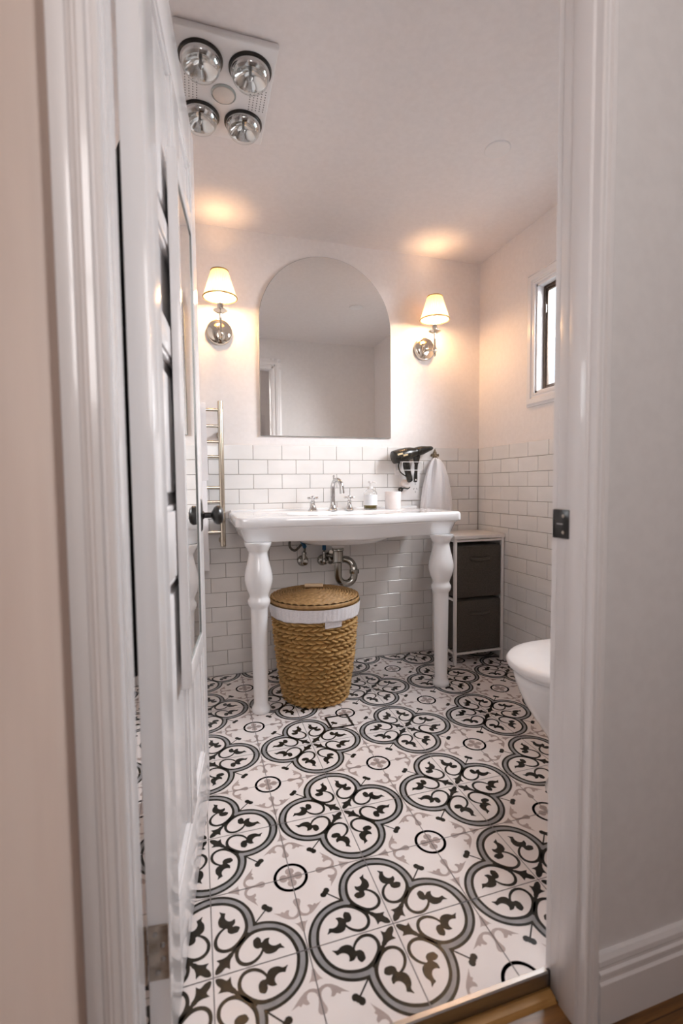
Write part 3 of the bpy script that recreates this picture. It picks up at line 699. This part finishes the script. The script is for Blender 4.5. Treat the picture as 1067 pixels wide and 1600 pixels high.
def liner(u, v):
    a = 2*PI*u; zb = .402+.004*math.sin(3*a+.5)+.001*math.sin(11*a)-.006*math.cos(a+PI/2); z = .458+(zb-.458)*v
    r = body_r(z)+.0105+.0016*math.sin(23*a+v*3)*v+.0008*math.sin(61*a)
    if v > .93: r -= .006
    return Vector((bcx_+r*math.cos(a), bcy+r*math.sin(a), z))
mb = MB(); mb.grid(liner, 220, 12, wrap=True); mb.build('liner', liner_cloth, t, smooth=80)
# lining shown through the hand hole
ah = math.radians(-79)
def hole(u, v):
    a = ah+(u-.5)*.42; z = .372+.034*v; r = body_r(z)+.0015+.001*math.sin(u*9); return Vector((bcx_+r*math.cos(a), bcy+r*math.sin(a), z))
mb = MB(); mb.grid(hole, 14, 5); hh = mb.build('hand_hole_lining', liner_cloth, t, smooth=80)
LR = .206
def lid(u, v):
    a = 2*PI*u; r = LR*(1-v*.995); k = r/.0125; f = k-int(k); n = max(6, int(2*PI*(int(k)+.5)*.0125/.034))
    ph = n*u+.5*(f-.5); h = (max(math.sin(PI*f), 0)**.6)*(.35+.65*abs(math.sin(PI*ph))**.7)
    return Vector((bcx_+r*math.cos(a), bcy+r*math.sin(a), .476+.030*(1-(r/LR)**2)-.002+.0095*h))
mb = MB(); mb.grid(lid, 260, 84, wrap=True)
mb.lathe([(.200, .456), (.207, .459), (.2095, .466), (.2085, .474), (LR, .477)], (bcx_, bcy, 0), 'z', 90, cap0=True, cap1=False)
ld_ = mb.build('basket_lid', rope_lid, t, smooth=80)
mb = MB(); hp = [Vector((-1.166, -.366, .524)), Vector((-1.084, -.392, .524))]; mb.tube([hp[0], hp[0]+(hp[1]-hp[0])*.03, hp[1]-(hp[1]-hp[0])*.03, hp[1]], [.0075, .0095, .0095, .0075], 16); lh = mb.build('lid_handle', dowel, ld_); lh['label'] = 'pale wooden toggle handle'

# floor waste grate
t = root('floor_drain', (-1.09, -.655, 0), 'square tile-insert floor drain in front of the basket', 'drain')
mb = MB(); frame_pts = None
def drain(mb, x0, x1, y0, y1, w_):
    z0, z1 = .0006, .0022
    mb.box(x0, x1, y0, y0+w_, z0, z1); mb.box(x0, x1, y1-w_, y1, z0, z1); mb.box(x0, x0+w_, y0+w_, y1-w_, z0, z1); mb.box(x1-w_, x1, y0+w_, y1-w_, z0, z1)
drain(mb, -1.141, -1.040, -.706, -.604, .0085); mb.build('drain_frame', black_metal, t, smooth=0)

# ------------------------------------------------------------------ fabric drawer unit
cx0, cx1, cy0, cy1 = -.318, -.006, -.268, -.012
t = root('drawer_unit', ((cx0+cx1)/2, (cy0+cy1)/2, 0), 'narrow white framed storage unit with two charcoal fabric drawers', 'drawer unit')
pw = .016
mb = MB()
for x in (cx0, cx1-pw):
    for y in (cy0, cy1-pw): mb.box(x, x+pw, y, y+pw, 0, .692, .002)
for z in (.055, .352, .676):
    mb.box(cx0+pw, cx1-pw, cy0+.002, cy0+pw-.002, z, z+.012, .001) if z != .352 else None
    mb.box(cx0+pw, cx1-pw, cy1-pw+.002, cy1-.002, z, z+.012, .001)
    for x in (cx0+.002, cx1-pw+.002): mb.box(x, x+pw-.004, cy0+pw, cy1-pw, z, z+.012, .001)
mb.build('frame', cab_white, t)
mb = MB(); mb.box(cx0-.004, cx1+.003, cy0-.006, cy1+.004, .692, .712, .003); mb.build('top', cab_white, t)
for z0, z1 in ((.368, .652), (.070, .352)):
    mb = MB(); mb.box(cx0+pw+.003, cx1-pw-.003, cy0+.003, cy1-.004, z0, z1, .006, 3); dr = mb.build('drawer', fabric_dark, t)
    mb = MB(); xm = (cx0+cx1)/2; zc = z1-.070
    mb.tube(crspline([(xm-.055, cy0+.0025, zc), (xm-.045, cy0-.004, zc-.001), (xm, cy0-.007, zc-.004), (xm+.045, cy0-.004, zc-.001), (xm+.055, cy0+.0025, zc)], 4), .009, 10)
    mb.build('pull_tab', fabric_dark, dr)

# ------------------------------------------------------------------ toilet
tx, ty = -.725, -1.325
t = root('toilet', (-.40, ty, 0), 'white ceramic toilet with closed lid beside the doorway', 'toilet')
def egg(xf, xb, b_, z, n=44, p=2.25):
    """rounded plan: front tip xf, back xb, half width b_"""
    pts = []
    xm = xf+(xb-xf)*.46
    for i in range(n):
        a = 2*PI*i/n; c_, s_ = math.cos(a), math.sin(a)
        ax = (xm-xf) if c_ < 0 else (xb-xm); q = 2.1 if c_ < 0 else 3.2
        x = xm+ax*math.copysign(abs(c_)**(2/q), c_); y = ty+b_*math.copysign(abs(s_)**(2/q), s_)
        pts.append(Vector((x, y, z)))
    return pts
mb = MB()
mb.loft([egg(-.595, -.03, .118, 0), egg(-.597, -.03, .120, .008), egg(-.585, -.03, .108, .03), egg(-.575, -.03, .102, .09), egg(-.578, -.03, .104, .145), egg(-.597, -.03, .118, .185), egg(-.632, -.03, .142, .235), egg(-.668, -.03, .163, .29), egg(-.692, -.03, .176, .34), egg(-.705, -.03, .181, .375), egg(-.708, -.03, .182, .392), egg(-.702, -.03, .176, .398)])
mb.build('bowl', toilet_white, t, smooth=60)
mb = MB(); mb.loft([egg(-.694, -.24, .168, .3985), egg(-.700, -.235, .173, .400), egg(-.701, -.235, .174, .408), egg(-.698, -.235, .171, .4115)]); mb.build('seat', white_plastic, t, smooth=50)
mb = MB(); mb.loft([egg(-.712, -.235, .183, .4125), egg(-.720, -.232, .189, .415), egg(-.723, -.232, .191, .426), egg(-.716, -.235, .185, .436), egg(-.690, -.25, .166, .442), egg(-.62, -.28, .12, .447), egg(-.54, -.34, .05, .449)]); mb.build('lid', white_plastic, t, smooth=60)
mb = MB(); mb.box(-.225, -.012, ty-.185, ty+.185, .40, .80, .022, 4); mb.build('cistern', toilet_white, t)
mb = MB(); mb.box(-.232, -.010, ty-.192, ty+.192, .80, .835, .010, 3); mb.build('cistern_lid', toilet_white, t)
mb = MB(); mb.lathe([(.024, .834), (.024, .839), (.0001, .841)], (-.12, ty, 0), 'z', 24); mb.build('flush_button', chrome, t)

# ------------------------------------------------------------------ heated towel ladder and its towels
lx0, lx1, ly = -1.97, -1.515, -.075
t = root('towel_ladder', ((lx0+lx1)/2, ly, .69), 'polished metal ladder towel rail on the wall left of the basin', 'towel rail')
for x in (lx1, lx0):
    mb = MB(); mb.tube([(x, ly, .688), (x, ly, .690), (x, ly, 1.408), (x, ly, 1.410)], [.012, .0138, .0138, .012], 20); mb.build('post', rail_metal, t)
for z in (1.366, 1.287, 1.210, 1.136, .985, .913, .763):
    mb = MB(); mb.tube([(lx0, ly, z), (lx1, ly, z)], .0078, 14); mb.build('rung', rail_metal, t)
for x in (lx1, lx0):
    for z in (1.25, .715):
        mb = MB(); mb.tube([(x, ly, z), (x, -.002, z)], .007, 12); mb.lathe([(.018, -.003), (.018, .004), (.007, .007)], (x, 0, z), 'y', 20, cap1=False); mb.build('bracket', rail_metal, t)
def drape(x0, x1, ztop, off, zf, zb, thick=.010, lean=0, seed=0):
    """cloth folded over a rung: front fall to zf, back fall to zb"""
    mb = MB(); yr = ly
    path = [(yr-.010-off-.004, zf)] + [(yr-.010-off+.004*f, zf+(ztop-zf)*f) for f in (.15, .3, .45, .6, .75, .9)] + [(yr-(.010+off)*math.cos(a), ztop+(.009+off)*math.sin(a)) for a in [PI*i/8 for i in range(9)]] + [(yr+.010+off*.3, ztop+(zb-ztop)*f) for f in (.2, .5, .8, 1)]
    n = len(path); W = 16
    def pt(i, j, o):
        y, z = path[j]; x = x0+(x1-x0)*i/W
        a = path[max(j-1, 0)]; b_ = path[min(j+1, n-1)]; ny, nz = (b_[1]-a[1]), -(b_[0]-a[0]); l_ = math.hypot(ny, nz) or 1
        rip = .0035*math.sin(i*1.3+seed)*(1 if j < 7 else .2)
        return Vector((x+lean*(ztop-z), y-o*ny/l_+(rip if y < yr else 0), z-o*nz/l_))
    rings = []
    for i in range(W+1):
        k = 1 if 0 < i < W else .55
        rings.append([pt(i, j, thick*.5*k) for j in range(n)] + [pt(i, j, -thick*.5*k) for j in range(n-1, -1, -1)])
    mb.loft(rings)
    return mb
o = drape(-1.93, -1.590, 1.366, .010, .575, .80, .012, .006).build('bath_towel', cotton, smooth=60); tag(o, 'long white bath towel hanging beneath the shorter one on the ladder rail', 'towel')
o = drape(-1.90, -1.584, 1.366, .023, 1.020, 1.05, .011, .012, 2).build('hand_towel', cotton, smooth=60); tag(o, 'short white towel folded over the top rung of the ladder rail', 'towel')

# ------------------------------------------------------------------ hair dryer in its wire holder, brush, plug and socket
t = root('dryer_holder', (-.48, 0, 1.115), 'white wire holder on the tiles carrying the hairdryer', 'holder')
mb = MB()
for z, w_ in ((1.116, 0), (1.070, .008)):
    a, b_, c_, d = -.548+w_, -.408-w_, -.085, -.006
    mb.tube([(a, d, z), (a, c_+.012, z), (a+.012, c_, z), (b_-.012, c_, z), (b_, c_+.012, z), (b_, d, z)], .0018, 8)
for x in (-.540, -.480, -.418): mb.tube([(x, -.084, 1.116), (x, -.084, 1.070)], .0015, 8)
mb.build('wire_cage', white_plastic, t)
mb = MB(); mb.box(-.55, -.406, -.0065, -.0005, 1.045, 1.125, .002); mb.build('holder_plate', white_plastic, t)
P0 = Vector((-.585, -.052, 1.140)); P1 = Vector((-.350, -.052, 1.196)); ax = (P1-P0).normalized()
Mx = Matrix.Rotation(-math.atan2(ax.z, ax.x), 3, 'Y')
t = root('hairdryer', tuple(P0), 'black hairdryer lying nose up in the wire holder', 'hairdryer')
mb = MB(); mb.lathe([(.0001, 0), (.028, 0), (.036, .004), (.0385, .020), (.0395, .050), (.0385, .085), (.034, .115), (.027, .135), (.0245, .150), (.0235, .160), (.0001, .160)], P0, 'x', 32, M=Mx); mb.build('body', black_plastic, t, smooth=40)
rings = []
for h, ry, rz in ((.150, .0255, .0255), (.168, .027, .0262), (.190, .029, .0245), (.215, .034, .0185), (.240, .036, .0130)):
    rings.append([P0+Mx@Vector((h, ry*math.cos(2*PI*i/24), rz*math.sin(2*PI*i/24))) for i in range(24)])
mb = MB(); mb.loft(rings); mb.build('nozzle', black_plastic, t, smooth=40)
mb = MB(); pth = [(-.508, -.052, 1.125), (-.500, -.052, 1.095), (-.490, -.052, 1.055), (-.478, -.052, 1.012), (-.475, -.052, 1.006)]
mb.tube(pth, [.023, .020, .018, .017, .012], 18); mb.build('handle', black_plastic, t, smooth=50)
mb = MB(); 
for s0, s1, zz in ((.018, .050, .006), (.050, .078, -.006)):
    mb.grid(lambda u, v: P0+Mx@Vector((s0+(s1-s0)*u, -.0398*math.cos((zz+.010*v)/.0398), zz+.010*v)), 6, 2)
mb.build('badge', gold_print, t, smooth=60)
mb = MB(); mb.tube(crspline([(-.532, -.075, 1.126), (-.553, -.068, 1.108), (-.553, -.064, 1.082), (-.540, -.060, 1.060), (-.520, -.056, 1.046), (-.500, -.052, 1.036)], 6), .0036, 10); mb.build('cord', black_plastic, t)
t = root('hairbrush', (-.442, -.05, 1.0), 'black hairbrush with holed handle hanging in the wire holder', 'hairbrush')
mb = MB(); rings = []
for z, rx, ry in ((1.002, .004, .003), (1.006, .0105, .005), (1.020, .0125, .006), (1.045, .0105, .006), (1.07, .0095, .006), (1.105, .011, .007), (1.118, .017, .008), (1.15, .022, .010), (1.17, .020, .010), (1.178, .008, .005)):
    rings.append([Vector((-.442+rx*math.cos(2*PI*i/18)+.06*(z-1.0), -.046+ry*math.sin(2*PI*i/18), z)) for i in range(18)])
mb.loft(rings); mb.build('brush', black_plastic, t, smooth=50)
mb = MB(); mb.lathe([(.0001, 0), (.0042, 0), (.0042, .0012), (.0001, .0012)], (-.4412, -.0512, 1.016), 'y', 14); mb.build('hang_hole', white_plastic, t)
t = root('wall_socket', (-.462, 0, .985), 'white double power outlet on the tiles below the hairdryer', 'socket')
mb = MB(); mb.box(-.524, -.396, -.009, -.0005, .900, 1.066, .003); mb.build('cover_plate', white_plastic, t)
mb = MB()
for cxs, czs in ((-.424, 1.0), (-.424, .955)):
    for dx, dz, rot in ((-.009, .010, .5), (.009, .010, -.5), (0, -.008, 0)):
        vs = mb.box(-.0013, .0013, -.0004, .0004, -.005, .005); bmesh.ops.transform(mb.bm, matrix=Matrix.Translation((cxs+dx, -.0092, czs+dz)) @ Matrix.Rotation(rot, 4, 'Y'), verts=vs)
mb.build('socket_pins', pin_dark, t, smooth=0)
mb = MB()
for cxs in (-.438, -.412): mb.box(cxs-.005, cxs+.005, -.0115, -.008, 1.030, 1.046, .001)
mb.build('switch', white_plastic, t)
t = root('power_plug', (-.492, -.01, .985), 'white plug with black collar pushed into the wall socket', 'plug')
mb = MB(); mb.lathe([(.0001, .009), (.026, .009), (.028, .014), (.025, .034), (.015, .044), (.0001, .046)], (-.492, 0, .992), 'y', 24); mb.build('plug_body', candle_white, t)
mb = MB(); mb.lathe([(.010, 0), (.014, .003), (.014, .012), (.010, .015), (.005, .015), (.005, 0)], (-.528, -.026, .962), 'y', 22, cap0=False, cap1=False); mb.tube(crspline([(-.520, -.034, .968), (-.505, -.040, .970), (-.485, -.036, .966), (-.470, -.030, .975)], 4), .004, 8); mb.build('cord_collar', black_plastic, t)

# ------------------------------------------------------------------ fleur hook and hanging towel
hx_, hz = -.297, 1.152
t = root('towel_hook', (hx_, 0, hz), 'antique metal fleur-de-lis hook on the wall tiles', 'hook')
def petal(pts): 
    return [Vector((hx_+x*1.15, -.004, hz+.003+z*1.15)) for x, z in pts]
mb = MB()
ctr = [(0, -.010), (.006, -.004), (.0095, .008), (.0085, .018), (.004, .028), (0, .036)]; ctr = ctr+[(-x, z) for x, z in ctr[-2:0:-1]]
mb.prism(petal(ctr), (0, -.006, 0))
for sg in (1, -1):
    sp = [(.002, -.008), (.008, .000), (.013, .010), (.019, .012), (.0235, .006), (.022, -.003), (.017, -.002), (.019, .003), (.0165, .005), (.012, -.003), (.007, -.012)]
    pp = [(sg*x, z) for x, z in sp]; mb.prism(petal(pp if sg > 0 else pp[::-1]), (0, -.005, 0))
mb.prism(petal([(-.010, -.010), (-.010, -.016), (.010, -.016), (.010, -.010)]), (0, -.008, 0))
mb.prism(petal([(-.003, -.016), (0, -.028), (.003, -.016)]), (0, -.005, 0))
mb.build('fleur_plate', fleur_metal, t, smooth=25)
mb = MB(); mb.tube(crspline([(hx_, -.004, hz-.012), (hx_, -.022, hz-.022), (hx_, -.034, hz-.020), (hx_, -.038, hz-.008)], 5), .0035, 10); mb.lathe([(.004, 0), (.010, .002), (.010, .005), (.0001, .007)], (hx_, .0005, hz-.012), 'y', 14, cap0=False); mb.build('hook_arm', fleur_metal, t)
prof = [(1.144, .006, .008, -.030), (1.138, .016, .016, -.031), (1.124, .030, .024, -.034), (1.10, .043, .028, -.036), (1.06, .058, .031, -.038), (1.01, .071, .033, -.039), (.96, .081, .034, -.040), (.91, .089, .034, -.040), (.86, .096, .034, -.041), (.815, .100, .034, -.041), (.808, .096, .029, -.040)]
rings = []; NT = 110
for k, (z, w_, d, yc) in enumerate(prof):
    f = min(1, k/3); ring = []; q = (1.144-z)/.33
    for i in range(NT):
        a = 2*PI*i/NT
        sag = f*(.011*math.sin(4*a+.9+q*1.3)+.008*math.sin(7*a+2.0-q*2.1)+.004*math.sin(13*a+q*4))
        x = hx_-.010+.006*q+w_*math.cos(a)+sag*.5*math.cos(a); y = yc+(d+sag)*math.sin(a)
        ring.append(Vector((x, min(y, -.0015), z+f*(.007*math.sin(3*a+1)+.010*q*math.sin(2*a)))))
    rings.append(ring)
mb = MB(); mb.loft(rings); o = mb.build('face_towel', cotton, smooth=60); tag(o, 'white towel bunched on the fleur hook beside the basin', 'towel')

# ------------------------------------------------------------------ hall door opposite, seen in the arched mirror
t = root('door_2', (-.75, HB+.02, HF), 'white panelled hall door seen in the arched mirror', None, kind='structure')
mb = MB(); x0, x1 = -1.14, -.40
mb.box(x0, x1, HB+.002, HB+.030, HF+.005, 2.0, .002)
for a, b_ in ((x0+.10, -.805), (-.735, x1-.10)):
    for z0, z1 in ((.18, .85), (1.0, 1.86)):
        mb.box(a, b_, HB+.030, HB+.036, z0, z1, .003); mb.box(a+.03, b_-.03, HB+.036, HB+.044, z0+.03, z1-.03, .006)
mb.build('door_leaf', gloss_white, t)
mb = MB(); mb.box(x0-.07, x0, HB, HB+.02, HF, 2.07, .003); mb.box(x1, x1+.07, HB, HB+.02, HF, 2.07, .003); mb.box(x0, x1, HB, HB+.02, 2.0, 2.07, .003); mb.build('door_casing', gloss_white, t)

# ------------------------------------------------------------------ light
W = bpy.data.worlds.new('sky'); S.world = W; W.use_nodes = True
bg = W.node_tree.nodes['Background']; bg.inputs['Color'].default_value = (.86, .93, 1.0, 1); bg.inputs['Strength'].default_value = 1.3
def area(name, loc, rot, sx, sy, e, col):
    d = bpy.data.lights.new(name, 'AREA'); d.shape = 'RECTANGLE'; d.size = sx; d.size_y = sy; d.energy = e; d.color = col
    o = bpy.data.objects.new(name, d); o.location = loc; o.rotation_euler = rot; COL.objects.link(o); return o
# daylight through the bathroom window, and an added hall light behind its unseen window
area('window_daylight', (.62, (WY0+WY1)/2-.1, 2.12), (0, math.radians(58), 0), 1.1, 1.5, 212, (.97, .95, .99))
area('hall_fill_light', ((HWX0+HWX1)/2, HB-.12, (HWZ0+HWZ1)/2), (math.radians(74), 0, 0), .48, 1.1, 12, (1.0, .93, .90))

# ------------------------------------------------------------------ camera
cd = bpy.data.cameras.new('camera'); cam = bpy.data.objects.new('camera', cd); COL.objects.link(cam)
cd.sensor_fit = 'VERTICAL'; cd.sensor_height = 36; cd.sensor_width = 36; cd.lens = 740.3025/1600*36; cd.clip_start = .02
CAMR = Matrix(((0.955713, -0.294136, -0.009812), (0.293154, 0.954404, -0.056334), (0.025934, 0.050963, 0.998364)))
X_, F_, U_ = CAMR[0], CAMR[1], CAMR[2]
M4 = Matrix.Identity(4)
for i in range(3): M4[i][0] = X_[i]; M4[i][1] = U_[i]; M4[i][2] = -F_[i]
M4.translation = Vector((-1.6411, -2.5106, .9896))
cam.matrix_world = M4
cd.dof.use_dof = True; cd.dof.focus_distance = 2.3; cd.dof.aperture_fstop = 2.8
S.camera = cam
S.view_settings.view_transform = 'Standard'; S.view_settings.look = 'None'; S.view_settings.gamma = 1; S.view_settings.exposure = .38; S.view_settings.use_curve_mapping = False
S.cycles.use_denoising = True
S.cycles.max_bounces = 10; S.cycles.diffuse_bounces = 6; S.cycles.glossy_bounces = 5; S.cycles.transmission_bounces = 6; S.cycles.sample_clamp_indirect = 4; S.cycles.caustics_reflective = False; S.cycles.caustics_refractive = False
